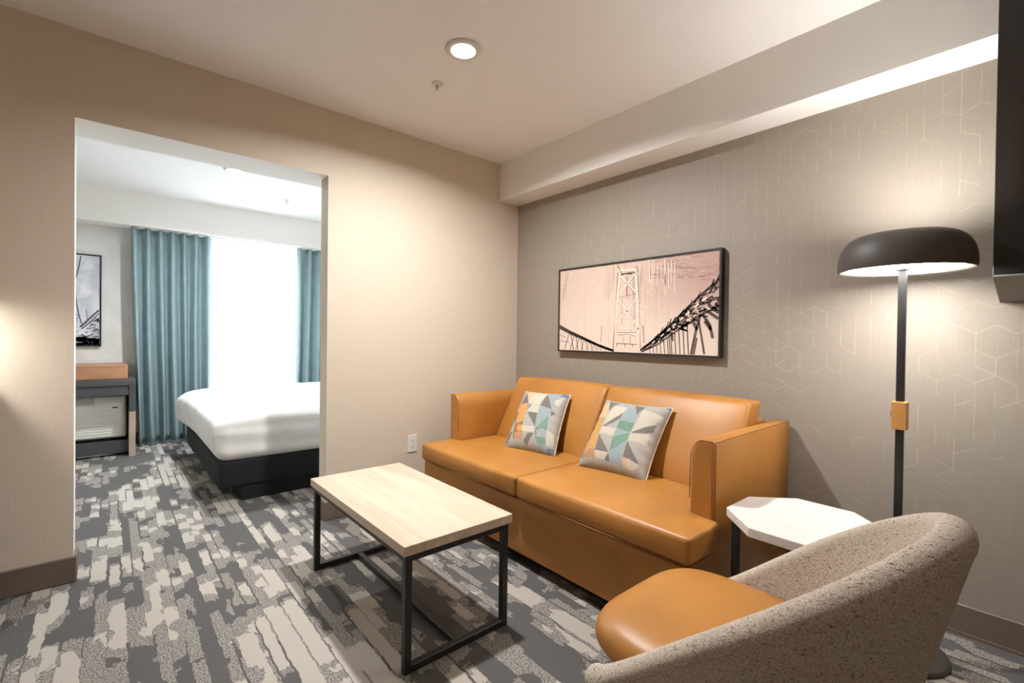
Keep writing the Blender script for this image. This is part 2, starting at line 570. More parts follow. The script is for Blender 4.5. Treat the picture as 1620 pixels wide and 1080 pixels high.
# bedroom shell
struct(box('wall_bedroom_left', BX, -T_W, BY0 - 0.1, BY0, 0, H, 'bedroom_wall'))
struct(box('wall_bedroom_right', BX, -T_W, BY1, BY1 + 0.1, 0, H, 'bedroom_wall'))
WY0, WY1, WZ0, WZ1 = -2.05, -0.25, 0.28, 2.36
bw = [box_vf(BX - 0.12, BX, BY0 - 0.1, WY0, 0, H), box_vf(BX - 0.12, BX, WY1, BY1 + 0.1, 0, H),
      box_vf(BX - 0.12, BX, WY0, WY1, 0, WZ0), box_vf(BX - 0.12, BX, WY0, WY1, WZ1, H)]
v, f = join(*bw)
struct(obj('wall_window', v, f, 'bedroom_wall'))
struct(box('trim_3', BX, -3.20, BY0, BY1, 2.335, H, 'white_paint'))

# window with bars and panes
win = struct(empty('window_1', (BX - 0.06, WY0, WZ0)))
fr = join(box_vf(BX - 0.10, BX - 0.03, WY0, WY0 + 0.05, WZ0, WZ1), box_vf(BX - 0.10, BX - 0.03, WY1 - 0.05, WY1, WZ0, WZ1),
          box_vf(BX - 0.10, BX - 0.03, WY0, WY1, WZ0, WZ0 + 0.05), box_vf(BX - 0.10, BX - 0.03, WY0, WY1, WZ1 - 0.05, WZ1))
obj('window_frame', *fr, 'window_frame', win)
bars = [-1.755, -1.085, -0.62]
for yb in bars:
    box('mullion', BX - 0.095, BX - 0.035, yb - 0.022, yb + 0.022, WZ0 + 0.05, WZ1 - 0.05, 'window_frame', win)
cols = [WY0 + 0.05] + bars + [WY1 - 0.05]
for a, b in zip(cols[:-1], cols[1:]):
    a2, b2 = a + (0.022 if a in bars else 0), b - (0.022 if b in bars else 0)
    box('transom', BX - 0.095, BX - 0.035, a2, b2, 1.0, 1.045, 'window_frame', win)
    for z0, z1 in ((WZ0 + 0.05, 1.0), (1.045, WZ1 - 0.05)):
        box('pane', BX - 0.068, BX - 0.062, a2, b2, z0, z1, 'window_glass', win)

# baseboards
def base_run(name, parts):
    b = struct(empty(name, (parts[0][0], parts[0][2], 0)))
    for q in parts:
        box('board', q[0], q[1], q[2], q[3], 0.0, 0.125, 'baseboard_vinyl', b, bevel=0.004, seg=1)
    return b
base_run('baseboard_left', [(0.0, 0.012, Y_B, YL + 0.012), (0.0, 0.012, YR - 0.012, 0.0), (-T_W - 0.012, 0.0, YR - 0.012, YR), (-T_W - 0.012, 0.0, YL, YL + 0.012)])
base_run('baseboard_front', [(0.012, X_R, -0.012, 0.0)])
base_run('baseboard_window', [(BX, BX + 0.012, BY0, BY1)])
# toe lip of the front baseboard
struct(box('trim_4', 0.012, X_R, -0.020, -0.012, 0.0, 0.012, 'baseboard_vinyl'))

# ================================================================== LIGHT FITTINGS
def downlight(name, x, y, label, watts, r=0.062, spread=160, col=NEUTRAL):
    t = empty(name, (x, y, H)); tag(t, label, 'light')
    v, f = lathe_vf([(r, H - 0.001), (r + 0.028, H - 0.001), (r + 0.030, H - 0.006), (r + 0.004, H - 0.012), (r - 0.002, H - 0.008), (r - 0.002, H - 0.001)], x, y, 40, cap=False)
    obj('trim_ring', v, f, 'white_plastic', t, smooth=True)
    v, f = lathe_vf([(0.0005, H - 0.0075), (r * 0.6, H - 0.0078), (r, H - 0.006), (r, H - 0.002), (0.0005, H - 0.002)], x, y, 40)
    obj('lens', v, f, 'downlight_lens', t, smooth=True)
    ld = bpy.data.lights.new('downlight_beam', 'AREA'); ld.shape = 'DISK'; ld.size = r * 1.7
    ld.energy = watts; ld.color = col; ld.spread = math.radians(spread)
    lo = bpy.data.objects.new('downlight_beam', ld); COL.objects.link(lo); lo.parent = t; lo.location = (0, 0, -0.016)
    return t
downlight('recessed_downlight', 1.11, -1.356, 'round white recessed downlight in the ceiling above the coffee table', DOWNLIGHT_W)
downlight('recessed_downlight', -1.72, -1.875, 'round recessed downlight in the bedroom ceiling above the foot of the bed', BEDROOM_W, col=COOL)

def sprinkler(x, y, label):
    t = empty('fire_sprinkler', (x, y, H)); tag(t, label, 'sprinkler')
    v, f = lathe_vf([(0.001, H), (0.033, H), (0.031, H - 0.006), (0.012, H - 0.009), (0.001, H - 0.009)], x, y, 24)
    obj('escutcheon', v, f, 'white_plastic', t, smooth=True)
    v, f = lathe_vf([(0.001, H - 0.006), (0.009, H - 0.006), (0.009, H - 0.018), (0.004, H - 0.020), (0.004, H - 0.040), (0.001, H - 0.040)], x, y, 16)
    obj('body', v, f, 'chrome', t)
    v, f = join(tube_vf([(x - 0.010, y, H - 0.016), (x - 0.013, y, H - 0.03), (x, y, H - 0.042)], 0.0022, 6), tube_vf([(x + 0.010, y, H - 0.016), (x + 0.013, y, H - 0.03), (x, y, H - 0.042)], 0.0022, 6))
    obj('yoke', v, f, 'chrome', t)
    v, f = lathe_vf([(0.001, H - 0.042), (0.015, H - 0.042), (0.015, H - 0.044), (0.001, H - 0.044)], x, y, 16)
    obj('deflector', v, f, 'chrome', t)
sprinkler(0.74, -1.285, 'small pendent fire sprinkler on the ceiling near the living room downlight')
sprinkler(-2.41, -1.266, 'small pendent fire sprinkler on the white bedroom ceiling')

# ================================================================== SOFA
def build_sofa():
    t = empty('sofa', (1.22, -0.55, 0)); tag(t, 'caramel leather two seat sofa with wide T shaped seat cushions', 'sofa')
    XL, XR = 0.235, 2.20
    box('plinth', XL + 0.05, XR - 0.05, -0.98, -0.06, 0.0, 0.065, 'plinth_black', t)
    v, f = soft_box_vf(XL + 0.01, XR + 0.005, -1.055, -0.80, 0.06, 0.350, 0.012, 8)
    obj('front_panel', v, f, 'caramel_leather', t, smooth=True)
    box('seat_deck', XL + 0.10, XR - 0.10, -0.80, -0.10, 0.06, 0.352, 'caramel_leather', t)
    def bk(P, w): return Vector((P.x, P.y, P.z))
    v, f = soft_box_vf(XL + 0.11, XR - 0.11, -0.22, -0.03, 0.06, 0.80, 0.02, 6)
    obj('back_frame', v, f, 'caramel_leather', t, smooth=True)
    # arms: plan box with a softly rounded inner top edge
    for side, (xo, xi) in (('l', (XL, XL + 0.105)), ('r', (XR, XR - 0.105))):
        s = 1 if xi > xo else -1
        prof = [(xo, 0.06), (xo, 0.795), (xo + s * 0.012, 0.802)]
        for i in range(9):
            a = PI / 2 * i / 8
            prof.append((xi - s * 0.055 + s * 0.055 * math.sin(a), 0.802 - 0.09 * (1 - math.cos(a))))
        prof += [(xi + s * 0.002, 0.55), (xi + s * 0.004, 0.06)]
        rows = []
        for yy, ins in ((-0.84, 0.012), (-0.835, 0.004), (-0.825, 0.0), (-0.62, 0), (-0.40, 0), (-0.20, 0), (-0.025, 0)):
            cxm = sum(p[0] for p in prof) / len(prof)
            rows.append([(p[0] + (ins if p[0] < cxm else -ins), yy, p[1] - (ins if p[1] > 0.7 else 0)) for p in prof])
        v, f = grid_vf(rows, closed_v=True)
        n = len(prof); f.append(list(range(n))); f.append([len(v) - n + i for i in range(n)][::-1])
        a = obj('arm', v, f, 'caramel_leather', t, smooth=True)
        me = a.data
        for p in me.polygons:
            if len(p.vertices) > 4: p.use_smooth = False
        seam = [(xo - s * 0.0005, -0.826, 0.07), (xo - s * 0.0005, -0.826, 0.40), (xo - s * 0.0005, -0.826, 0.788)]
        seam2 = [(xo + s * 0.001, -0.826, 0.795)] + [(xo + s * 0.001, yy, 0.797) for yy in (-0.6, -0.3, -0.03)]
        front = [(p[0], -0.838, p[1] - 0.004) for p in prof[1:-1]]
        vv, ff = join(tube_vf(seam, 0.0018, 6), tube_vf(seam2, 0.0018, 6), tube_vf(front, 0.0016, 6))
        obj('piping', vv, ff, 'leather_seam', a, smooth=True)
    # seat cushions (T shaped: they pass in front of the arms)
    mid = 1.245
    for k, (a, b, ain, bin_) in enumerate(((XL + 0.02, mid - 0.003, XL + 0.108, mid - 0.003), (mid + 0.003, XR + 0.03, mid + 0.003, XR - 0.108))):
        def crown(P, w, a=a, b=b, ain=ain, bin_=bin_):
            # narrow the part that sits between the arms
            tt = (P.y + 0.846) / 0.008; tt = max(0.0, min(1.0, tt))
            lo, hi = a + (ain - a) * tt, b + (bin_ - b) * tt
            xx = lo + (P.x - a) / (b - a) * (hi - lo)
            zz = P.z
            if w[2] > 0: zz += 0.016 * (1 - w[0] ** 2) * (1 - (w[1]) ** 4) * w[2]
            yy = P.y - (0.010 * (1 - w[0] ** 4) * max(0, -w[1]) ** 6 * (1 - w[2] ** 2))
            return Vector((xx, yy, zz))
        v, f = soft_box_vf(a, b, -1.085, -0.46, 0.368, 0.478, 0.019, 24, crown)
        cu = obj('seat_cushion', v, f, 'caramel_leather', t, smooth=True)
        path = []
        for (px, py) in ((ain + 0.01, -0.83), (a + 0.012, -0.86), (a + 0.010, -1.05), (a + 0.03, -1.082), ((a + b) / 2, -1.092), (b - 0.03, -1.082), (b - 0.010, -1.05), (b - 0.012, -0.86), (bin_ - 0.01, -0.83)):
            path.append((px, py, 0.373))
        vv, ff = tube_vf(path, 0.003, 6)
        obj('piping', vv, ff, 'leather_seam', cu, smooth=True)
    # back cushions, leaning
    for (a, b) in ((XL + 0.112, mid - 0.022), (mid - 0.018, XR - 0.085)):
        def lean(P, w):
            tz = (P.z - 0.46) / 0.45
            yy = P.y + 0.235 * tz
            if w[1] < 0: yy -= 0.022 * (1 - w[0] ** 4) * (1 - w[2] ** 4) * (-w[1])
            return Vector((P.x, yy, P.z + 0.008 * (1 - w[0] ** 2) * (1 if w[2] > 0 else 0) * w[2]))
        v, f = soft_box_vf(a, b, -0.515, -0.375, 0.462, 0.905, 0.022, 14, lean)
        obj('back_cushion', v, f, 'caramel_leather', t, smooth=True)
    return t
build_sofa()

# ================================================================== THROW PILLOWS
PAL = {'cr': (206, 197, 178), 'lg': (178, 173, 165), 'mg': (150, 143, 134), 'dg': (124, 116, 110), 'bl': (156, 170, 172), 'gn': (122, 156, 138), 'gd': (112, 150, 130),
       'or': (216, 158, 88), 'oy': (206, 160, 84), 'pe': (222, 184, 146), 'po': (196, 146, 110), 'bw': (152, 116, 78), 'nv': (122, 128, 150)}
def inside(poly, x, y):
    c = False; n = len(poly); j = n - 1
    for i in range(n):
        (xi, yi), (xj, yj) = poly[i], poly[j]
        if (yi > y) != (yj > y) and x < (xj - xi) * (y - yi) / (yj - yi) + xi: c = not c
        j = i
    return c

def pillow(name, label, corners, px_corners, prints, base, group):
    BL, BR, TR, TL = [Vector(c) for c in corners]
    ctr = (BL + BR + TR + TL) / 4
    nrm = ((BR - BL).cross(TL - BL)).normalized()
    if nrm.y > 0: nrm = -nrm
    t = empty(name, tuple((BL + BR) / 2)); tag(t, label, 'pillow', group)
    hom = solve_h([(0, 0), (1, 0), (1, 1), (0, 1)], px_corners)
    N = 110
    def surf(u, v, s):
        pu, pv = 2 * u - 1, 2 * v - 1
        iu = u + 0.030 * math.sin(PI * v) ** 1.0 * -pu * abs(pu)
        iv = v + 0.030 * math.sin(PI * u) ** 1.0 * -pv * abs(pv)
        P = (BL * (1 - iu) + BR * iu) * (1 - iv) + (TL * (1 - iu) + TR * iu) * iv
        th = 0.072 * ((1 - pu ** 4) * (1 - pv ** 4)) ** 0.55
        ed = max(abs(pu), abs(pv))
        wr = 0.0035 * math.sin(46 * v + 5 * u) * max(0, abs(pu) - 0.68) * 3 * (1 - pv ** 6)
        wr += 0.0025 * math.sin(40 * u + 4 * v) * max(0, abs(pv) - 0.74) * 3 * (1 - pu ** 6)
        return P + nrm * (s * (th + (wr if ed < 0.999 else 0)))
    V, Fc, C = [], [], []
    for s in (1, -1):
        o = len(V); n = N if s == 1 else 24
        for i in range(n + 1):
            for j in range(n + 1): V.append(tuple(surf(j / n, i / n, s)))
        for i in range(n):
            for j in range(n):
                a = o + i * (n + 1) + j
                Fc.append([a, a + 1, a + n + 2, a + n + 1])
                col = PAL[base]
                x, y = hom((j + 0.5) / n, (i + 0.5) / n)
                if s == 1:
                    for key, poly in prints:
                        if inside(poly, x, y): col = PAL[key]
                C.append(col)
    o0 = Vector(t.location)
    me = bpy.data.meshes.new('cover')
    me.from_pydata([tuple(Vector(v) - o0) for v in V], [], Fc)
    at = me.attributes.new('print', 'FLOAT_COLOR', 'FACE')
    buf = []
    for c in C: buf += [*lin(tuple(q * 0.92 for q in c)), 1.0]
    at.data.foreach_set('color', buf)
    me.materials.append(MT['pillow_print'])
    for p in me.polygons: p.use_smooth = True
    co = bpy.data.objects.new('cover', me); COL.objects.link(co); co.parent = t
    path = []
    for a, b in (((0, 0), (1, 0)), ((1, 0), (1, 1)), ((1, 1), (0, 1)), ((0, 1), (0, 0))):
        for i in range(14):
            k = i / 14; path.append(surf(a[0] + (b[0] - a[0]) * k, a[1] + (b[1] - a[1]) * k, 1))
    v, f = tube_vf(path, 0.0035, 6, closed=True)
    obj('piping', v, f, 'welt_cream', t, smooth=True)

# printed shapes, read off the cloth in the order they lie on it
P1 = [('lg', [(330, 150), (470, 100), (370, 290), (260, 290)]), ('dg', [(465, 130), (485, 292), (368, 288)]), ('pe', [(470, 100), (640, 110), (540, 180), (490, 290)]),
      ('cr', [(540, 180), (640, 115), (770, 130), (640, 320), (485, 292)]), ('dg', [(770, 150), (830, 375), (660, 325)]), ('bl', [(775, 130), (1000, 110), (850, 380), (825, 370)]),
      ('nv', [(970, 100), (1060, 110), (1050, 180), (940, 180)]), ('cr', [(265, 295), (350, 288), (325, 380), (240, 390)]), ('or', [(350, 290), (480, 300), (400, 520), (270, 555)]),
      ('dg', [(235, 400), (320, 383), (262, 560)]), ('mg', [(480, 305), (540, 312), (450, 400)]), ('cr', [(545, 312), (655, 325), (620, 425), (450, 400)]), ('lg', [(450, 400), (470, 410), (565, 615), (385, 600)]),
      ('dg', [(465, 405), (612, 430), (565, 615)]), ('bl', [(655, 330), (825, 375), (780, 500), (565, 615), (610, 430)]), ('gn', [(565, 640), (790, 470), (770, 600), (570, 690)]), ('gd', [(660, 645), (770, 600), (740, 670)]),
      ('bw', [(260, 560), (400, 530), (345, 800), (215, 760)]), ('or', [(290, 610), (330, 575), (380, 590), (380, 660), (330, 680), (290, 650)]), ('po', [(260, 680), (360, 680), (345, 800), (230, 770)]),
      ('cr', [(380, 590), (560, 620), (540, 700), (370, 680)]), ('lg', [(180, 570), (255, 560), (220, 660), (130, 660)]), ('dg', [(175, 660), (230, 668), (120, 800), (80, 810)]), ('lg', [(230, 680), (215, 780), (245, 880), (110, 850)]),
      ('dg', [(450, 705), (535, 715), (400, 880), (360, 820)]), ('lg', [(535, 720), (535, 900), (550, 950), (410, 900)]), ('gd', [(550, 680), (600, 700), (560, 760)]), ('bl', [(600, 690), (650, 660), (740, 680), (720, 770), (650, 760)]),
      ('gn', [(545, 760), (710, 780), (690, 870), (570, 860)]), ('bl', [(545, 870), (700, 880), (690, 1000), (560, 960)]), ('cr', [(740, 670), (840, 700), (810, 850), (705, 880)]), ('lg', [(780, 500), (880, 440), (840, 700), (740, 670)]),
      ('nv', [(690, 920), (800, 900), (790, 1010), (690, 1000)]), ('dg', [(820, 390), (890, 430), (810, 470)]), ('cr', [(880, 250), (1000, 180), (930, 330), (860, 300)])]
P2 = [('bl', [(390, 70), (470, 60), (480, 110), (380, 150)]), ('pe', [(380, 150), (480, 110), (490, 240), (450, 310), (350, 300)]), ('dg', [(485, 95), (610, 135), (545, 175), (490, 240)]), ('cr', [(560, 170), (705, 195), (650, 270), (430, 410), (470, 300)]),
      ('dg', [(425, 412), (660, 262), (625, 335), (465, 425)]), ('bl', [(610, 140), (770, 160), (815, 300), (780, 385), (640, 350), (700, 200)]), ('dg', [(775, 150), (900, 180), (830, 260), (815, 300)]), ('lg', [(890, 190), (1110, 150), (1090, 270), (880, 220)]),
      ('cr', [(880, 220), (1085, 280), (1010, 380), (760, 490)]), ('dg', [(755, 490), (1020, 385), (990, 470), (830, 525)]), ('lg', [(430, 425), (620, 350), (580, 440)]), ('gd', [(620, 350), (780, 385), (745, 490), (670, 470), (590, 440)]), ('gn', [(660, 380), (700, 370), (750, 480), (700, 490)]),
      ('cr', [(415, 415), (585, 445), (545, 530), (385, 490)]), ('bl', [(580, 450), (650, 460), (690, 500), (640, 545), (545, 530)]), ('lg', [(385, 490), (545, 535), (490, 715)]), ('gn', [(545, 540), (745, 490), (705, 580), (500, 715)]), ('gd', [(545, 560), (560, 590), (500, 715)]),
      ('bl', [(705, 582), (640, 775), (620, 880), (490, 830), (495, 715)]), ('dg', [(385, 500), (490, 718), (330, 690)]), ('oy', [(350, 310), (440, 315), (370, 500), (270, 500)]), ('or', [(290, 420), (340, 400), (375, 430), (350, 475), (290, 480)]), ('or', [(350, 500), (380, 500), (330, 650), (195, 660)]),
      ('oy', [(255, 520), (350, 490), (200, 650)]), ('po', [(195, 660), (330, 660), (320, 775), (185, 755)]), ('cr', [(330, 690), (485, 725), (425, 805), (320, 770)]), ('dg', [(488, 725), (490, 825), (425, 805)]), ('dg', [(710, 590), (830, 835), (655, 775)]),
      ('cr', [(750, 500), (960, 500), (930, 620), (715, 580)]), ('lg', [(715, 585), (920, 620), (850, 820)]), ('pe', [(650, 775), (745, 800), (745, 920), (640, 875)]), ('cr', [(700, 790), (830, 850), (745, 920), (680, 890)]),
      ('mg', [(130, 700), (190, 660), (185, 750), (150, 760)]), ('nv', [(1080, 150), (1150, 150), (1130, 200)])]
pillow('throw_pillow', 'geometric triangle print throw pillow tilted beside the sofa arm nearest the wall outlet',
       [(0.725, -0.735, 0.475), (1.10, -0.640, 0.478), (0.985, -0.375, 0.836), (0.60, -0.430, 0.826)],
       [(40, 840), (780, 1010), (1055, 110), (400, 70)], P1, 'lg', 'geometric throw pillows on the sofa')
pillow('throw_pillow', 'geometric triangle print throw pillow leaning across the seam between the back cushions',
       [(1.312, -0.668, 0.478), (1.745, -0.640, 0.478), (1.735, -0.365, 0.838), (1.290, -0.375, 0.832)],
       [(75, 810), (860, 1010), (1150, 150), (420, 65)], P2, 'lg', 'geometric throw pillows on the sofa')

# ================================================================== COFFEE TABLE
def coffee_table():
    t = empty('coffee_table', (1.105, -1.675, 0)); tag(t, 'pale oak coffee table on a black square tube frame', 'table')
    x0, x1, y0, y1, s = 0.605, 1.605, -1.915, -1.435, 0.028
    v, f = box_vf(x0 - 0.012, x1 + 0.012, y0 - 0.012, y1 + 0.012, 0.435, 0.472, 0.0015, 1)
    obj('table_top', v, f, 'pale_oak', t)
    for xa in (x0, x1 - s):
        for ya in (y0, y1 - s):
            box('leg', xa, xa + s, ya, ya + s, 0.0, 0.435, 'black_metal', t, 0.002, 1)
        box('end_rail', xa, xa + s, y0 + s, y1 - s, 0.435 - s, 0.435, 'black_metal', t, 0.002, 1)
        box('floor_rail', xa, xa + s, y0 + s, y1 - s, 0.0, s, 'black_metal', t, 0.002, 1)
    for ya in (y0, y1 - s):
        box('side_rail', x0 + s, x1 - s, ya, ya + s, 0.435 - s, 0.435, 'black_metal', t, 0.002, 1)
    ym = (y0 + y1) / 2
    box('stretcher', x0 + s, x1 - s, ym - s / 2, ym + s / 2, 0.0, s, 'black_metal', t, 0.002, 1)
coffee_table()

# ================================================================== SIDE TABLE
def side_table():
    cx, cy, hw, zt = 2.497, -0.742, 0.243, 0.55
    t = empty('side_table', (cx, cy, 0)); tag(t, 'white octagonal side table on thin black legs beside the sofa arm', 'table')
    r = hw / math.cos(PI / 8)
    pts = [(cx + r * math.cos(PI / 8 + k * PI / 4), cy + r * math.sin(PI / 8 + k * PI / 4)) for k in range(8)]
    v, f = bevel_vf(prism_vf(pts, 2, zt - 0.034, zt), 0.003, 2)
    obj('table_top', v, f, 'stone_white', t)
    legs = [(cx - 0.205, cy - 0.100), (cx + 0.03, cy - 0.215), (cx + 0.205, cy + 0.10), (cx - 0.03, cy + 0.215)]
    for (lx, ly) in legs:
        box('leg', lx - 0.0125, lx + 0.0125, ly - 0.0125, ly + 0.0125, 0, zt - 0.034, 'black_metal', t, 0.0015, 1)
    for (a, b) in ((legs[0], legs[2]), (legs[1], legs[3])):
        v, f = tube_vf([(a[0], a[1], zt - 0.046), (b[0], b[1], zt - 0.046)], 0.011, 4)
        obj('top_rail', v, f, 'black_metal', t)
        v, f = tube_vf([(a[0], a[1], 0.012), (b[0], b[1], 0.012)], 0.011, 4)
        obj('floor_rail', v, f, 'black_metal', t)
side_table()

# ================================================================== FLOOR LAMP
def floor_lamp():
    cx, cy = 2.706, -0.352
    t = empty('floor_lamp', (cx, cy, 0)); tag(t, 'dark floor lamp with a wide dome shade and tan switch box on the pole', 'lamp')
    v, f = lathe_vf([(0.001, 0.0), (0.158, 0.0), (0.162, 0.004), (0.162, 0.018), (0.157, 0.024), (0.02, 0.027), (0.001, 0.027)], cx, cy, 56)
    obj('base', v, f, 'dark_lamp', t, smooth=True)
    box('pole', cx - 0.0125, cx + 0.0125, cy - 0.0125, cy + 0.0125, 0.025, 1.515, 'black_metal', t, 0.002, 1)
    sw = box('switch_box', cx - 0.024, cx + 0.024, cy - 0.022, cy + 0.020, 0.875, 0.985, 'tan_switch', t, 0.003, 2)
    box('switch', cx - 0.028, cx - 0.023, cy - 0.010, cy - 0.002, 0.92, 0.945, 'slot_dark', sw, 0.001, 1)
    # dome shade with an open top, thin wall
    R, z0, z1 = 0.210, 1.498, 1.642
    outer = [(R, z0), (R + 0.003, z0 + 0.012)]
    for i in range(1, 13):
        a = PI / 2 * i / 12
        rr = 0.105 + (R + 0.003 - 0.105) * math.cos(a) ** 0.75 if i < 12 else 0.105
        outer.append((rr, z0 + 0.022 + (z1 - z0 - 0.022) * math.sin(a) ** 0.9))
    inner = [(max(r - 0.004, 0.1), z - 0.004) for r, z in outer[::-1]]
    prof = outer + inner[:-1] + [(R - 0.004, z0)]
    v, f = lathe_vf(prof + [prof[0]], cx, cy, 64, cap=False)
    sh = obj('shade', v, f, 'dark_lamp', t, smooth=True)
    # white ring and bright diffuser inside the mouth
    v, f = lathe_vf([(R - 0.005, z0 + 0.004), (R - 0.03, z0 + 0.010), (R - 0.03, z0 + 0.014), (R - 0.006, z0 + 0.012), (R - 0.005, z0 + 0.004)], cx, cy, 64, cap=False)
    obj('inner_ring', v, f, 'white_plastic', sh, smooth=True)
    v, f = lathe_vf([(0.022, z0 + 0.012), (R - 0.03, z0 + 0.012), (R - 0.03, z0 + 0.016), (0.022, z0 + 0.016), (0.022, z0 + 0.012)], cx, cy, 64, cap=False)
    obj('diffuser', v, f, 'lamp_glow_down', sh, smooth=False)
    v, f = lathe_vf([(0.001, z0 + 0.004), (0.032, z0 + 0.004), (0.032, z0 + 0.010), (0.022, z0 + 0.012), (0.022, z0 + 0.10), (0.001, z0 + 0.10)], cx, cy, 32)
    obj('collar', v, f, 'chrome', sh)
    v, f = lathe_vf([(0.020, z1 - 0.016), (0.095, z1 - 0.016), (0.095, z1 - 0.012), (0.020, z1 - 0.012), (0.020, z1 - 0.016)], cx, cy, 48, cap=False)
    obj('top_diffuser', v, f, 'lamp_glow_up', sh, smooth=False)
    v, f = join(box_vf(cx - 0.106, cx + 0.106, cy - 0.004, cy + 0.004, z1 - 0.012, z1 - 0.006), box_vf(cx - 0.004, cx + 0.004, cy - 0.106, cy + 0.106, z1 - 0.012, z1 - 0.006))
    obj('spider', v, f, 'dark_lamp', sh)
    v, f = lathe_vf([(0.001, z1 - 0.10), (0.012, z1 - 0.10), (0.012, z1 - 0.006), (0.006, z1 - 0.002), (0.006, z1 + 0.008), (0.001, z1 + 0.010)], cx, cy, 20)
    obj('finial', v, f, 'dark_lamp', sh)
floor_lamp()

# ================================================================== TUB CHAIR
def tub_chair():
    cx, cy, ph = 2.632, -1.448, PI
    w, a_, Lf, za, zb, k_, T, q_ = 0.340, 0.346, 0.268, 0.392, 0.862, 0.16, 0.072, 0.55
    t = empty('tub_chair', (cx, cy, 0), ph); tag(t, 'oatmeal tweed tub chair with a caramel leather seat', 'chair')
    b = PI / 2 * (w + a_) / 2; tot = b + Lf
    def plan(u, off, sc=1.0):
        s = abs(u) * tot
        if s <= b:
            th = s / b * PI / 2; x = -(a_ * sc + off) * math.cos(th); y = (w * sc + off) * math.sin(th)
        else:
            x = (s - b) * (0.55 + 0.45 * sc); y = (w * sc + off) - k_ * x * x
        return x, (y if u >= 0 else -y)
    def crest(u): return za + (zb - za) * ((1 + math.cos(PI * min(1, abs(u)))) / 2) ** q_
    def station(u, fwd=0.0, thick=1.0, drop=0.0):
        zt = crest(u) - drop; tt = T * thick
        pts = []
        z_lo = 0.16
        nz = 10
        for i in range(nz + 1):          # outside, going up
            f_ = i / nz; z = z_lo + (zt - tt / 2 - z_lo) * f_
            sc = 1 - 0.42 * max(0.0, zt - tt / 2 - z) / 0.6
            x, y = plan(u, tt / 2, sc); pts.append((x, y, z))
        for i in range(1, 8):            # over the top
            g = PI * i / 8; x, y = plan(u, tt / 2 * math.cos(g), 1.0); pts.append((x, y, zt - tt / 2 + tt / 2 * math.sin(g)))
        for i in range(nz + 1):          # inside, going down
            f_ = 1 - i / nz; z = 0.20 + (zt - tt / 2 - 0.20) * f_
            sc = 1 - 0.42 * max(0.0, zt - tt / 2 - z) / 0.6
            x, y = plan(u, -tt / 2, sc); pts.append((x, y, z))
        return [(p[0] + fwd, p[1], p[2]) for p in pts]
    rows = []
    r = 0.034
    ends = [(r * math.sin(PI / 2 * i / 6), math.cos(PI / 2 * i / 6)) for i in range(1, 7)]
    for d, th in ends[::-1]: rows.append(station(-1, d, max(th, 0.03), (1 - th) * 0.034))
    for i in range(73): rows.append(station(-1 + 2 * i / 72))
    for d, th in ends: rows.append(station(1, d, max(th, 0.03), (1 - th) * 0.034))
    v, f = grid_vf(rows, closed_v=True)
    n = len(rows[0]); f.append(list(range(n))); f.append([len(v) - n + i for i in range(n)])
    sh = obj('shell', v, f, 'oatmeal_tweed', t, smooth=True, local=True)
    # welt seam just outside the rim
    path = []
    for i in range(73):
        u = -1 + 2 * i / 72; zt = crest(u); x, y = plan(u, T / 2 - 0.002, 1.0 - 0.42 * T * 0.12 / 0.6)
        path.append((x, y, zt - T * 0.62))
    v, f = tube_vf(path, 0.0035, 6)
    obj('rim_seam', v, f, 'oatmeal_tweed', sh, smooth=True, local=True)
    # leather seat cushion
    rowsS = []
    def plan_seat(g, s):
        e = 2 / 4.2
        x = 0.055 + 0.345 * s * math.copysign(abs(math.cos(g)) ** e, math.cos(g)); y = 0.285 * s * math.copysign(abs(math.sin(g)) ** e, math.sin(g))
        return x, y
    ns = 56
    for (s, z) in ((0.02, 0.355), (0.86, 0.355), (0.95, 0.362), (0.985, 0.378), (1.0, 0.398), (0.992, 0.418), (0.965, 0.435), (0.90, 0.448), (0.76, 0.457), (0.5, 0.463), (0.25, 0.465), (0.02, 0.466)):
        rowsS.append([(*plan_seat(2 * PI * i / ns, s), z) for i in range(ns)])
    v, f = grid_vf(rowsS, closed_v=True)
    f.append(list(range(ns))); f.append([len(v) - ns + i for i in range(ns)])
    obj('seat_cushion', v, f, 'caramel_leather', t, smooth=True, local=True)
    v, f = lathe_vf([(0.001, 0.15), (0.24, 0.15), (0.27, 0.17), (0.27, 0.36), (0.001, 0.36)], 0.02, 0, 40)
    obj('seat_base', v, f, 'oatmeal_tweed', t, smooth=False, local=True)
    for (lx, ly) in ((0.19, 0.17), (0.19, -0.17), (-0.16, 0.17), (-0.16, -0.17)):
        v, f = tube_vf([(lx * 1.12, ly * 1.12, 0.0), (lx, ly, 0.16)], [0.012, 0.019], 12)
        obj('leg', v, f, 'wood_leg', t, smooth=True, local=True)
tub_chair()

# ================================================================== BRIDGE PRINT OVER THE SOFA
def ribbon(path, wd, plane):
    """flat ink stroke on a print: path in (s,t) of the plane, returned as quads"""
    V, Fc = [], []
    for (a, b) in zip(path[:-1], path[1:]):
        dx, dy = b[0] - a[0], b[1] - a[1]; L = math.hypot(dx, dy) or 1e-6
        nx, ny = -dy / L * wd / 2, dx / L * wd / 2
        k = len(V)
        for (s, t_) in ((a[0] + nx, a[1] + ny), (a[0] - nx, a[1] - ny), (b[0] - nx, b[1] - ny), (b[0] + nx, b[1] + ny)): V.append(plane(s, t_))
        Fc.append([k, k + 1, k + 2, k + 3])
    return V, Fc

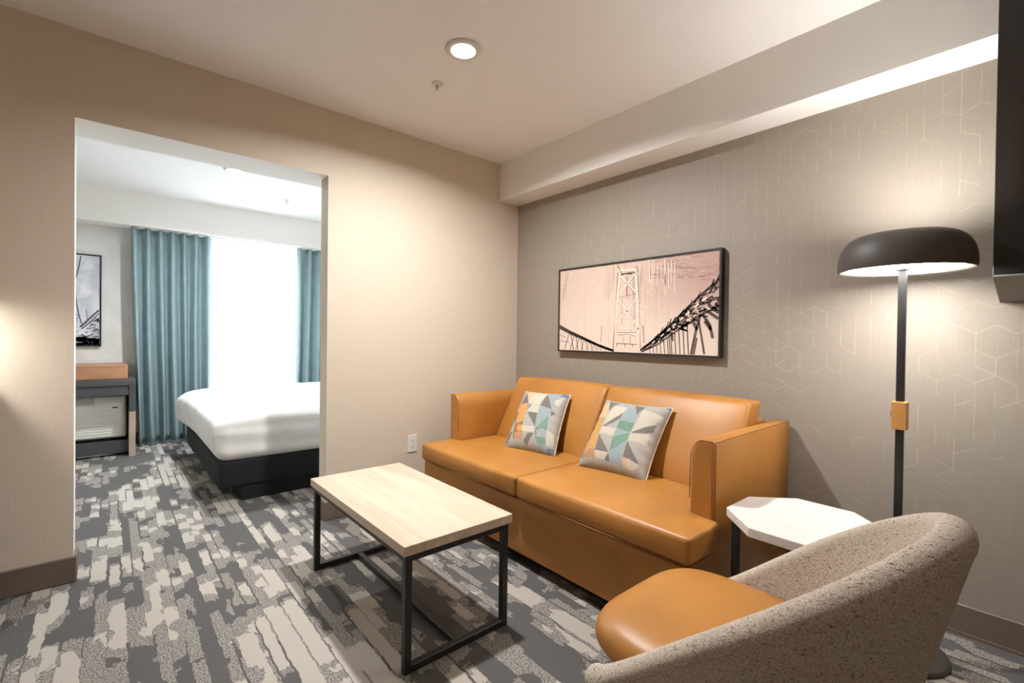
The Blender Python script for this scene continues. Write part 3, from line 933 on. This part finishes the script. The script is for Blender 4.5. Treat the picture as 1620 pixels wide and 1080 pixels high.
def framed(t, axis, a0, a1, z0, z1, back, face, fr=0.012):
    """black floater frame round a canvas; axis 0 => spreads along x, 1 => along y"""
    def bb(p0, p1, q0, q1, d0, d1):
        lo, hi = min(d0, d1), max(d0, d1)
        return box_vf(p0, p1, lo, hi, q0, q1) if axis == 0 else box_vf(lo, hi, p0, p1, q0, q1)
    for (p0, p1, q0, q1) in ((a0, a0 + fr, z0, z1), (a1 - fr, a1, z0, z1), (a0 + fr, a1 - fr, z0, z0 + fr), (a0 + fr, a1 - fr, z1 - fr, z1)):
        obj('frame_side', *bb(p0, p1, q0, q1, back, face), 'frame_black', t)
    inset = face + (0.006 if face < back else -0.006)
    return bb(a0 + fr, a1 - fr, z0 + fr, z1 - fr, back, inset), inset

def bridge_print():
    ax0, ax1, az0, az1 = 0.545, 1.838, 1.112, 1.752
    t = empty('bridge_print', ((ax0 + ax1) / 2, -0.02, az0)); tag(t, 'wide rose toned sketch print of a suspension bridge in a thin black frame', 'picture')
    vf, yf = framed(t, 0, ax0, ax1, az0, az1, -0.002, -0.045)
    cv = obj('canvas', *vf, 'rose_canvas', t)
    hom = solve_h([(135, 303), (1415, 115), (1410, 972), (128, 955)], [(0, 1), (1, 1), (1, 0), (0, 0)])
    A0, A1, B0, B1 = ax0 + 0.012, ax1 - 0.012, az0 + 0.012, az1 - 0.012
    Wd, Hd = A1 - A0, B1 - B0
    def st(p):
        u, v = hom(*p); return (min(max(u, 0.002), 0.998) * Wd, min(max(v, 0.003), 0.997) * Hd)
    def draw(name, strokes, mat, depth):
        pl = lambda s, q: (A0 + s, yf - depth, B0 + q)
        V, Fc = join(*[ribbon([st(p) for p in path], wd, pl) for path, wd in strokes])
        obj(name, V, Fc, mat, cv)['kind'] = 'stuff'
    pale, soft, ink = [], [], []
    # tower legs and cross braces
    for pth in ([(618, 320), (600, 560), (590, 740), (585, 950)], [(750, 300), (765, 520), (775, 760), (780, 950)]): pale.append((pth, 0.018))
    for pth in ([(622, 330), (755, 470)], [(748, 310), (612, 490)], [(612, 530), (760, 730)], [(758, 520), (605, 720)], [(622, 290), (760, 280)], [(600, 770), (775, 765)]): pale.append((pth, 0.010))
    for i in range(10):
        xx = 860 + i * 22 + random.uniform(-8, 8); y0 = 190 + random.uniform(0, 40); pale.append(([(xx, y0), (xx + random.uniform(-6, 12), y0 + random.uniform(160, 330))], 0.005))
    for pth in ([(608, 310), (590, 600), (572, 945)], [(760, 300), (776, 560), (792, 950)], [(628, 345), (750, 480), (618, 510)], [(748, 325), (620, 470)], [(618, 545), (742, 690)], [(750, 540), (612, 705)], [(640, 520), (640, 740)], [(735, 320), (742, 760)],
                [(600, 800), (760, 795)], [(605, 825), (690, 810), (755, 830)], [(655, 830), (655, 880)], [(705, 830), (705, 880)], [(190, 310), (145, 560)], [(205, 310), (160, 540)]): soft.append((pth, 0.0035))
    for i in range(26):
        xx = random.uniform(480, 1010); y0 = random.uniform(215, 420); soft.append(([(xx, y0), (xx + random.uniform(-4, 4), y0 + random.uniform(60, 260))], 0.0018))
    for i in range(90):
        xx = random.uniform(860, 1390); y0 = random.uniform(160, 360); soft.append(([(xx, y0), (xx + 30, y0 - random.uniform(-12, 12)), (xx + 60, y0 + random.uniform(-14, 14))], 0.0018))
    for pth, wd in (([(625, 285), (640, 320), (725, 305), (760, 310)], 0.006), ([(605, 315), (596, 480), (584, 700), (570, 950)], 0.005), ([(770, 330), (778, 600), (790, 940)], 0.003), ([(600, 250), (625, 285)], 0.005), ([(755, 250), (768, 300)], 0.005),
                    ([(628, 330), (660, 316), (720, 318)], 0.007), ([(585, 890), (765, 895)], 0.004), ([(600, 890), (600, 915)], 0.004), ([(665, 893), (668, 920)], 0.004), ([(725, 893), (728, 918)], 0.004), ([(478, 745), (470, 880)], 0.0035), ([(812, 735), (818, 880)], 0.0045)): ink.append((pth, wd))
    # left hand railing falling to the tower
    def lerp(a, b, k): return (a[0] + (b[0] - a[0]) * k, a[1] + (b[1] - a[1]) * k)
    Lp = [(132, 752), (220, 800), (330, 850), (450, 905), (575, 950)]
    for off, wd in ((0, 0.010), (10, 0.013), (24, 0.012)): ink.append(([(x, min(y + off * (1 - i / 5), 968)) for i, (x, y) in enumerate(Lp)], wd))
    for i in range(9):
        k = i / 8; x = 215 + 330 * k; y = 800 + 138 * k; dx = 38 * (1 - k) + 6
        ink.append(([(x, y), (x - dx, 950)], 0.005 * (1 - 0.5 * k))); ink.append(([(x + 6, y), (x + dx * 0.7, 955)], 0.006 * (1 - 0.5 * k)))
    ink.append(([(132, 880), (215, 890)], 0.003)); ink.append(([(132, 830), (180, 850)], 0.003))
    # right hand truss rising to the frame: a dense hatched band
    top = [(780, 948), (900, 850), (1050, 705), (1200, 545), (1410, 345)]
    bot = [(800, 955), (930, 890), (1060, 790), (1210, 690), (1410, 560)]
    def at(P, k):
        n = len(P) - 1; j = min(int(k * n), n - 1); return lerp(P[j], P[j + 1], k * n - j)
    ink.append((top, 0.011)); ink.append((bot, 0.009))
    for i in range(210):
        k = random.random() ** 0.75; a, b = at(top, k), at(bot, k)
        c = lerp(a, b, random.random() ** 1.6 * 0.75); d = (c[0] + random.uniform(14, 60), c[1] + random.uniform(-62, 8))
        ink.append(([c, d], random.uniform(0.003, 0.009)))
    for i in range(36):
        k = 0.55 + 0.45 * random.random(); a, b = at(top, k), at(bot, k); c = lerp(a, b, 0.6 + 0.4 * random.random())
        ink.append(([c, (c[0] + random.uniform(20, 70), c[1] + random.uniform(-40, 30))], random.uniform(0.006, 0.012)))
    for i in range(11):                         # hangers under the band
        k = 0.12 + 0.055 * i; b = at(bot, k); ink.append(([b, (b[0] + 6 + 10 * k, min(968, b[1] + 40 + 300 * k))], 0.004 + 0.004 * k))
    for pth, wd in (([(1265, 640), (1230, 780), (1195, 965)], 0.016), ([(1255, 700), (1300, 960)], 0.012), ([(1210, 700), (1240, 760)], 0.020), ([(1290, 650), (1340, 720), (1365, 830)], 0.018), ([(1300, 690), (1350, 760)], 0.020), ([(1240, 830), (1215, 965)], 0.010),
                    ([(1020, 800), (1030, 965)], 0.007), ([(1040, 780), (1050, 860)], 0.012), ([(1290, 590), (1410, 670)], 0.018), ([(1330, 560), (1410, 620)], 0.02)): ink.append((pth, wd))
    for i in range(8):
        k = 0.22 + 0.72 * i / 8 + random.uniform(-0.02, 0.02); a, b = at(top, k), at(bot, k); c = lerp(a, b, 0.35); pale.append(([c, (c[0] + 16 + 20 * k, c[1] - 15 - 16 * k)], 0.006 + 0.008 * k))
    draw('sketch_lines', soft, 'ink_soft', 0.0006)
    draw('ink_strokes', ink, 'ink', 0.0011)
    draw('white_strokes', pale, 'ink_pale', 0.0016)
bridge_print()

# ================================================================== WALL OUTLET
def outlet():
    yc, zc = -1.017, 0.421
    t = empty('wall_outlet', (0.0, yc, zc - 0.06)); tag(t, 'white duplex wall outlet on the beige partition beside the sofa', 'outlet')
    box('cover_plate', 0.0, 0.006, yc - 0.038, yc + 0.038, zc - 0.062, zc + 0.062, 'white_plastic', t, 0.002, 2)
    fc = box('receptacle', 0.005, 0.0085, yc - 0.018, yc + 0.018, zc - 0.036, zc + 0.036, 'white_plastic', t, 0.001, 1)
    for dz in (0.018, -0.018):
        for dy in (-0.006, 0.006):
            box('slot', 0.0078, 0.0089, yc + dy - 0.0014, yc + dy + 0.0014, zc + dz, zc + dz + 0.008, 'slot_dark', fc)
        box('ground_slot', 0.0078, 0.0089, yc - 0.0024, yc + 0.0024, zc + dz - 0.009, zc + dz - 0.005, 'slot_dark', fc)
outlet()

# ================================================================== DARK WALL CABINET
def wall_cabinet():
    x0, x1 = 2.952, 3.85
    t = empty('wall_cabinet', ((x0 + x1) / 2, -0.15, 1.383)); tag(t, 'dark espresso wall cabinet hung high beside the floor lamp', 'cabinet')
    poly = [(-0.0005, 1.40), (-0.31, 1.46), (-0.31, 2.66), (-SOF_D - 0.001, 2.66), (-SOF_D - 0.001, SOF_Z - 0.002), (-0.0005, SOF_Z - 0.002)]
    obj('body', *prism_vf(poly, 0, x0, x1), 'espresso_wood', t)
    poly = [(-0.0005, 1.383), (-0.33, 1.455), (-0.33, 1.462), (-0.0005, 1.40)]
    obj('underside_panel', *prism_vf(poly, 0, x0, x1), 'grey_paint', t)
    xm = (x0 + x1) / 2
    for a, b in ((x0, xm - 0.0015), (xm + 0.0015, x1)):
        d = box('door', a, b, -0.332, -0.311, 1.462, 2.66, 'espresso_wood', t, 0.0015, 1)
        hx = xm + (-0.03 if b < xm else 0.03)
        v, f = tube_vf([(hx, -0.331, 1.52), (hx, -0.355, 1.525), (hx, -0.355, 1.655), (hx, -0.331, 1.66)], 0.005, 8)
        obj('handle', v, f, 'chrome', d, smooth=True)
wall_cabinet()

# ================================================================== MINIBAR CONSOLE WITH LAMP (just left of the view)
def console():
    t = empty('minibar_console', (0.24, -3.62, 0)); tag(t, 'tall charcoal minibar console against the beige partition wall', 'cabinet')
    y0, y1, zt = -4.12, -3.135, 1.0
    box('body', 0.02, 0.45, y0 + 0.01, y1 - 0.01, 0.06, zt - 0.03, 'charcoal_laminate', t)
    box('worktop', 0.015, 0.47, y0, y1, zt - 0.03, zt, 'charcoal_laminate', t, 0.002, 1)
    box('plinth', 0.04, 0.42, y0 + 0.03, y1 - 0.03, 0.0, 0.06, 'plinth_black', t)
    ym = (y0 + y1) / 2
    for a, b in ((y0 + 0.014, ym - 0.002), (ym + 0.002, y1 - 0.014)):
        d = box('door', 0.45, 0.468, a, b, 0.07, zt - 0.035, 'pale_oak', t, 0.001, 1)
        hy = ym + (-0.03 if b < ym else 0.03)
        v, f = tube_vf([(0.467, hy, 0.72), (0.49, hy, 0.725), (0.49, hy, 0.86), (0.467, hy, 0.865)], 0.005, 8)
        obj('handle', v, f, 'black_metal', d, smooth=True)
    cx, cy = 0.17, -3.40
    l = empty('table_lamp_offscreen', (cx, cy, zt)); tag(l, 'dark table lamp with a dome shade on the minibar console', 'lamp')
    v, f = lathe_vf([(0.001, zt), (0.085, zt), (0.085, zt + 0.015), (0.011, zt + 0.02), (0.011, zt + 0.37), (0.001, zt + 0.37)], cx, cy, 32)
    obj('stem', v, f, 'dark_lamp', l)
    R, z0, z1 = 0.125, zt + 0.36, zt + 0.46
    outer = [(R, z0)] + [(R * math.cos(PI / 2 * i / 10) ** 0.6 if i < 10 else 0.004, z0 + (z1 - z0) * math.sin(PI / 2 * i / 10)) for i in range(1, 11)]
    prof = outer + [(max(r - 0.004, 0.003), z - 0.004) for r, z in outer[::-1][:-1]] + [(R - 0.004, z0), (R, z0)]
    v, f = lathe_vf(prof, cx, cy, 48, cap=False)
    sh = obj('shade', v, f, 'dark_lamp', l, smooth=True)
    v, f = lathe_vf([(0.012, z0 - 0.004), (R - 0.012, z0 - 0.004), (R - 0.006, z0 + 0.002), (0.012, z0 + 0.002), (0.012, z0 - 0.004)], cx, cy, 40, cap=False)
    obj('diffuser_offscreen', v, f, 'table_lamp_glow', sh, smooth=False)
console()

# ================================================================== BEDROOM: bed
def bed():
    x0, x1, y0, y1 = -2.70, -0.75, -2.13, -0.02
    t = empty('bed', ((x0 + x1) / 2, (y0 + y1) / 2, 0)); tag(t, 'large white bed on a black box spring and recessed black base', 'bed')
    box('base', x0 + 0.10, x1 - 0.01, y0 + 0.14, y1 - 0.05, 0.0, 0.14, 'black_cloth', t)
    v, f = soft_box_vf(x0 + 0.01, x1 + 0.005, y0, y1, 0.10, 0.30, 0.02, 12, lambda P, w: Vector((P.x + 0.004 * math.sin(P.y * 23) * (1 if w[0] > 0.9 else 0), P.y + 0.004 * math.sin(P.x * 21) * (1 if w[1] < -0.9 else 0), P.z + 0.006 * math.sin(P.x * 5 + P.y * 7) * (1 if w[2] < 0 else 0))))
    obj('box_spring', v, f, 'black_cloth', t, smooth=True)
    def soft(P, w):
        z = P.z
        if w[2] > 0: z -= 0.045 * (max(abs(w[0]), 0) ** 8 + max(0, -w[1]) ** 8) * w[2]
        x = P.x + 0.012 * (1 - w[2] ** 2) * (1 if w[0] > 0 else -1) * abs(w[0]) ** 6 + 0.005 * math.sin(P.z * 40 + P.y * 3) * (abs(w[0]) ** 10)
        y = P.y - 0.03 * (1 - w[2] ** 2) * max(0, -w[1]) ** 6 - 0.06 * max(0, -w[1]) * max(0, -w[0]) ** 2
        return Vector((x, y, z))
    v, f = soft_box_vf(x0 - 0.02, x1 + 0.015, y0 - 0.01, y1, 0.285, 0.672, 0.09, 22, soft, 6)
    obj('bedspread', v, f, 'white_linen', t, smooth=True)
    box('headboard', x0 - 0.05, x1 + 0.05, y1 + 0.005, y1 + 0.06, 0.0, 1.25, 'charcoal_laminate', t, 0.01, 2)
    for k, xc in enumerate((-2.25, -1.25)):
        p = empty('bed_pillow', (xc, -0.40, 0.66)); tag(p, ['plump white bed pillow on the window side of the bed', 'plump white bed pillow on the partition side of the bed'][k], 'pillow', 'white bed pillows')
        v, f = soft_box_vf(xc - 0.36, xc + 0.36, -0.72, -0.16, 0.655, 0.80, 0.07, 10, lambda P, w: Vector((P.x, P.y, 0.655 + (P.z - 0.655) * (0.35 + 0.75 * (1 - w[0] ** 4) * (1 - w[1] ** 4)) + 0.05 * (w[1] + 1) * (P.z - 0.655) / 0.145)), 5)
        obj('pillowcase', v, f, 'white_linen', p, smooth=True)
        v, f = tube_vf([(xc - 0.34, -0.70, 0.69), (xc, -0.71, 0.70), (xc + 0.34, -0.70, 0.69)], 0.004, 6)
        obj('hem', v, f, 'white_linen', p, smooth=True)
bed()

def nightstand():
    t = empty('nightstand', (-0.42, 0.02, 0)); tag(t, 'charcoal nightstand between the bed and the partition wall', 'nightstand')
    box('body', -0.64, -0.20, -0.22, 0.24, 0.08, 0.55, 'charcoal_laminate', t)
    box('top', -0.65, -0.19, -0.24, 0.245, 0.55, 0.58, 'pale_oak', t, 0.002, 1)
    box('plinth', -0.61, -0.23, -0.18, 0.22, 0.0, 0.08, 'plinth_black', t)
    for z0, z1 in ((0.10, 0.31), (0.32, 0.54)):
        d = box('drawer', -0.63, -0.21, -0.238, -0.221, z0, z1, 'pale_oak', t, 0.001, 1)
        v, f = tube_vf([(-0.48, -0.237, z1 - 0.06), (-0.475, -0.258, z1 - 0.06), (-0.365, -0.258, z1 - 0.06), (-0.36, -0.237, z1 - 0.06)], 0.005, 8)
        obj('handle', v, f, 'black_metal', d, smooth=True)
nightstand()

# ================================================================== BEDROOM: drapes and sheer
def drape(name, label, y0, y1, xc, amp, period, z0, z1, mat, cat, group=None, flare=0.0, seed=1):
    rnd = random.Random(seed)
    t = empty(name, (xc, (y0 + y1) / 2, z0)); tag(t, label, cat, group)
    n = int((y1 - y0) / period * 14); rows = []
    phs = [0.0]
    for i in range(n): phs.append(phs[-1] + 2 * PI / 14 * rnd.uniform(0.75, 1.3))
    nz = 26
    for k in range(nz + 1):
        kz = k / nz; z = z1 + (z0 - z1) * kz; row = []
        for i in range(n + 1):
            y = y0 + (y1 - y0) * i / n
            yy = y + flare * kz ** 1.6 * (1 - i / n) + 0.012 * math.sin(phs[i] * 0.5 + kz * 2.5) * kz
            a = amp * (0.75 + 0.35 * kz) * (1 + 0.15 * math.sin(i * 0.37))
            row.append((xc + a * math.sin(phs[i] + 0.5 * kz * math.sin(i * 0.11)) + 0.01 * math.sin(kz * 4 + i * 0.05), yy, z))
        rows.append(row)
    v, f = grid_vf(rows)
    o = obj('curtain_panel', v, f, mat, t, smooth=True)
    s = o.modifiers.new('thickness', 'SOLIDIFY'); s.thickness = 0.002
    v, f = tube_vf([(r[0], r[1], r[2]) for r in rows[-1]], 0.005, 5)
    obj('hem', v, f, mat, t, smooth=True)
    v, f = tube_vf([(r[0], r[1], r[2]) for r in rows[0]], 0.005, 5)
    obj('heading_tape', v, f, mat, t, smooth=True)
drape('drape', 'pale teal floor length drape hanging beside the air conditioner console', -2.565, -1.83, -3.27, 0.062, 0.115, 0.015, 2.318, 'teal_drape', 'curtain', 'teal drapes at the bedroom window', flare=0.07, seed=3)
drape('drape', 'pale teal drape at the head of the bed beyond the sheer curtain', -0.91, -0.28, -3.27, 0.058, 0.12, 0.015, 2.318, 'teal_drape', 'curtain', 'teal drapes at the bedroom window', flare=-0.03, seed=9)
drape('sheer_curtain', 'white sheer curtain covering the bright bedroom window', -2.02, -0.32, -3.402, 0.016, 0.13, 0.02, 2.318, 'white_sheer', 'curtain', seed=5)
tr_ = empty('curtain_track', (-3.32, -1.45, 2.32)); tag(tr_, 'slim white curtain track fixed under the window soffit', 'curtain rail')
box('front_rail', -3.28, -3.26, -2.60, -0.25, 2.322, 2.335, 'white_plastic', tr_)
box('rear_rail', -3.412, -3.392, -2.10, -0.25, 2.322, 2.335, 'white_plastic', tr_)

# ================================================================== BEDROOM: console round the air conditioner
def ac_console():
    t = empty('air_conditioner_console', (-3.1, -3.05, 0)); tag(t, 'charcoal bench top console built over the air conditioner', 'console')
    y0, y1 = -3.60, -2.53
    box('top', -3.44, -2.80, y0, y1, 0.70, 0.752, 'charcoal_laminate', t, 0.002, 1)
    box('apron', -2.835, -2.815, y0 + 0.05, y1 - 0.055, 0.605, 0.70, 'charcoal_laminate', t)
    for ya in (y1 - 0.05, y0):
        e = box('side_panel', -3.44, -2.801, ya, ya + 0.05, 0.44, 0.70, 'charcoal_laminate', t)
        box('leg_panel', -3.44, -2.801, ya, ya + 0.05, 0.0, 0.44, 'pale_laminate', t)
    box('kick_board', -2.93, -2.90, y0 + 0.05, y1 - 0.05, 0.03, 0.15, 'charcoal_laminate', t)
    c = empty('bench_cushion', (-3.1, -3.05, 0.752)); tag(c, 'long tan vinyl cushion lying on the air conditioner console', 'cushion')
    v, f = soft_box_vf(-3.42, -2.90, y0 + 0.02, -2.59, 0.752, 0.893, 0.012, 8)
    obj('cover', v, f, 'tan_vinyl', c, smooth=True)
    v, f = tube_vf([(-2.898, y0 + 0.03, 0.885), (-2.898, -2.598, 0.885), (-3.41, -2.588, 0.885)], 0.003, 6)
    obj('piping', v, f, 'tan_vinyl', c, smooth=True)
    a = empty('air_conditioner', (-3.2, -3.05, 0)); tag(a, 'white through wall air conditioner with slatted grille under the console', 'air conditioner')
    ay0, ay1, xf = -3.54, -2.60, -2.995
    v, f = soft_box_vf(-3.44, xf - 0.012, ay0, ay1, 0.165, 0.585, 0.015, 4)
    obj('cabinet', v, f, 'white_plastic', a, smooth=True)
    box('stand', -3.40, -3.05, ay0 + 0.1, ay1 - 0.1, 0.0, 0.17, 'slot_dark', a)
    g = box('front_cover', xf - 0.014, xf - 0.004, ay0 + 0.015, ay1 - 0.015, 0.175, 0.435, 'white_plastic', a)
    for k in range(9):
        z = 0.185 + k * 0.0265
        box('slat', xf - 0.006, xf + 0.004, ay0 + 0.015, ay1 - 0.02, z, z + 0.019, 'white_plastic', g, 0.002, 1)
    box('control_panel', xf - 0.014, xf, ay0 + 0.012, ay1 - 0.012, 0.435, 0.575, 'white_plastic', a, 0.004, 2)
    vt = box('discharge_grille', xf - 0.002, xf + 0.002, -3.30, -2.835, 0.50, 0.565, 'grey_paint', a)
    for k in range(4): box('vane', xf, xf + 0.004, -3.30, -2.835, 0.503 + k * 0.0155, 0.511 + k * 0.0155, 'white_plastic', vt)
    box('control_door', xf - 0.001, xf + 0.003, -2.80, -2.64, 0.51, 0.562, 'white_plastic', a, 0.001, 1)
    box('display', xf - 0.001, xf + 0.002, -2.705, -2.665, 0.462, 0.474, 'slot_dark', a)
ac_console()

# ================================================================== BEDROOM: print
def bedroom_print():
    y0, y1, z0, z1 = -3.62, -2.795, 1.065, 2.018
    t = empty('bedroom_print', (BX + 0.02, (y0 + y1) / 2, z0)); tag(t, 'grey ink sketch print of a bridge cable in a thin black frame', 'picture')
    vf, xf = framed(t, 1, y0, y1, z0, z1, BX + 0.002, BX + 0.035, 0.014)
    cv = obj('canvas', *vf, 'grey_canvas', t)
    hom = solve_h([(95, 135), (360, 155), (352, 1000), (92, 1000)], [(0, 1), (1, 1), (1, 0), (0, 0)])
    def st(p):
        u, v = hom(*p); return (-3.02 + u * 0.21, z0 + 0.014 + min(max(v, 0.002), 0.998) * (z1 - z0 - 0.028))
    pl = lambda s, q: (xf + 0.0008, min(max(s, y0 + 0.016), y1 - 0.016), q)
    rnd = random.Random(4); S_ = []
    for pth, wd in (([(178, 150), (160, 250), (135, 350), (103, 430), (122, 500), (135, 600), (160, 720), (185, 800)], 0.010), ([(228, 660), (238, 760)], 0.005), ([(95, 540), (130, 570)], 0.005), ([(95, 680), (160, 730)], 0.005), ([(95, 750), (170, 745)], 0.004),
                    ([(170, 830), (260, 750), (352, 670)], 0.020), ([(180, 850), (270, 780), (352, 700)], 0.012)): S_.append((pth, wd))
    for i in range(150):
        xx = rnd.uniform(-250, 340); lo = 850 if xx < 190 else 850 - (xx - 190) * 1.0
        yy = rnd.uniform(lo, 995); S_.append(([(xx, yy), (xx + rnd.uniform(15, 70), yy + rnd.uniform(-30, 30))], rnd.uniform(0.003, 0.012)))
    for i in range(70):
        xx = rnd.uniform(-250, 330); yy = rnd.uniform(930, 998); S_.append(([(xx, yy), (xx + 90, yy + rnd.uniform(-15, 15))], 0.020))
    for i in range(6):
        S_.append(([(60 - i * 70, 830), (40 - i * 70, 500 - 40 * i)], 0.006)); S_.append(([(120, 860), (-200, 820)], 0.01))
    V, Fc = join(*[ribbon([st(p) for p in pth], wd, pl) for pth, wd in S_])
    obj('ink_strokes', V, Fc, 'ink_grey', cv)['kind'] = 'stuff'
bedroom_print()
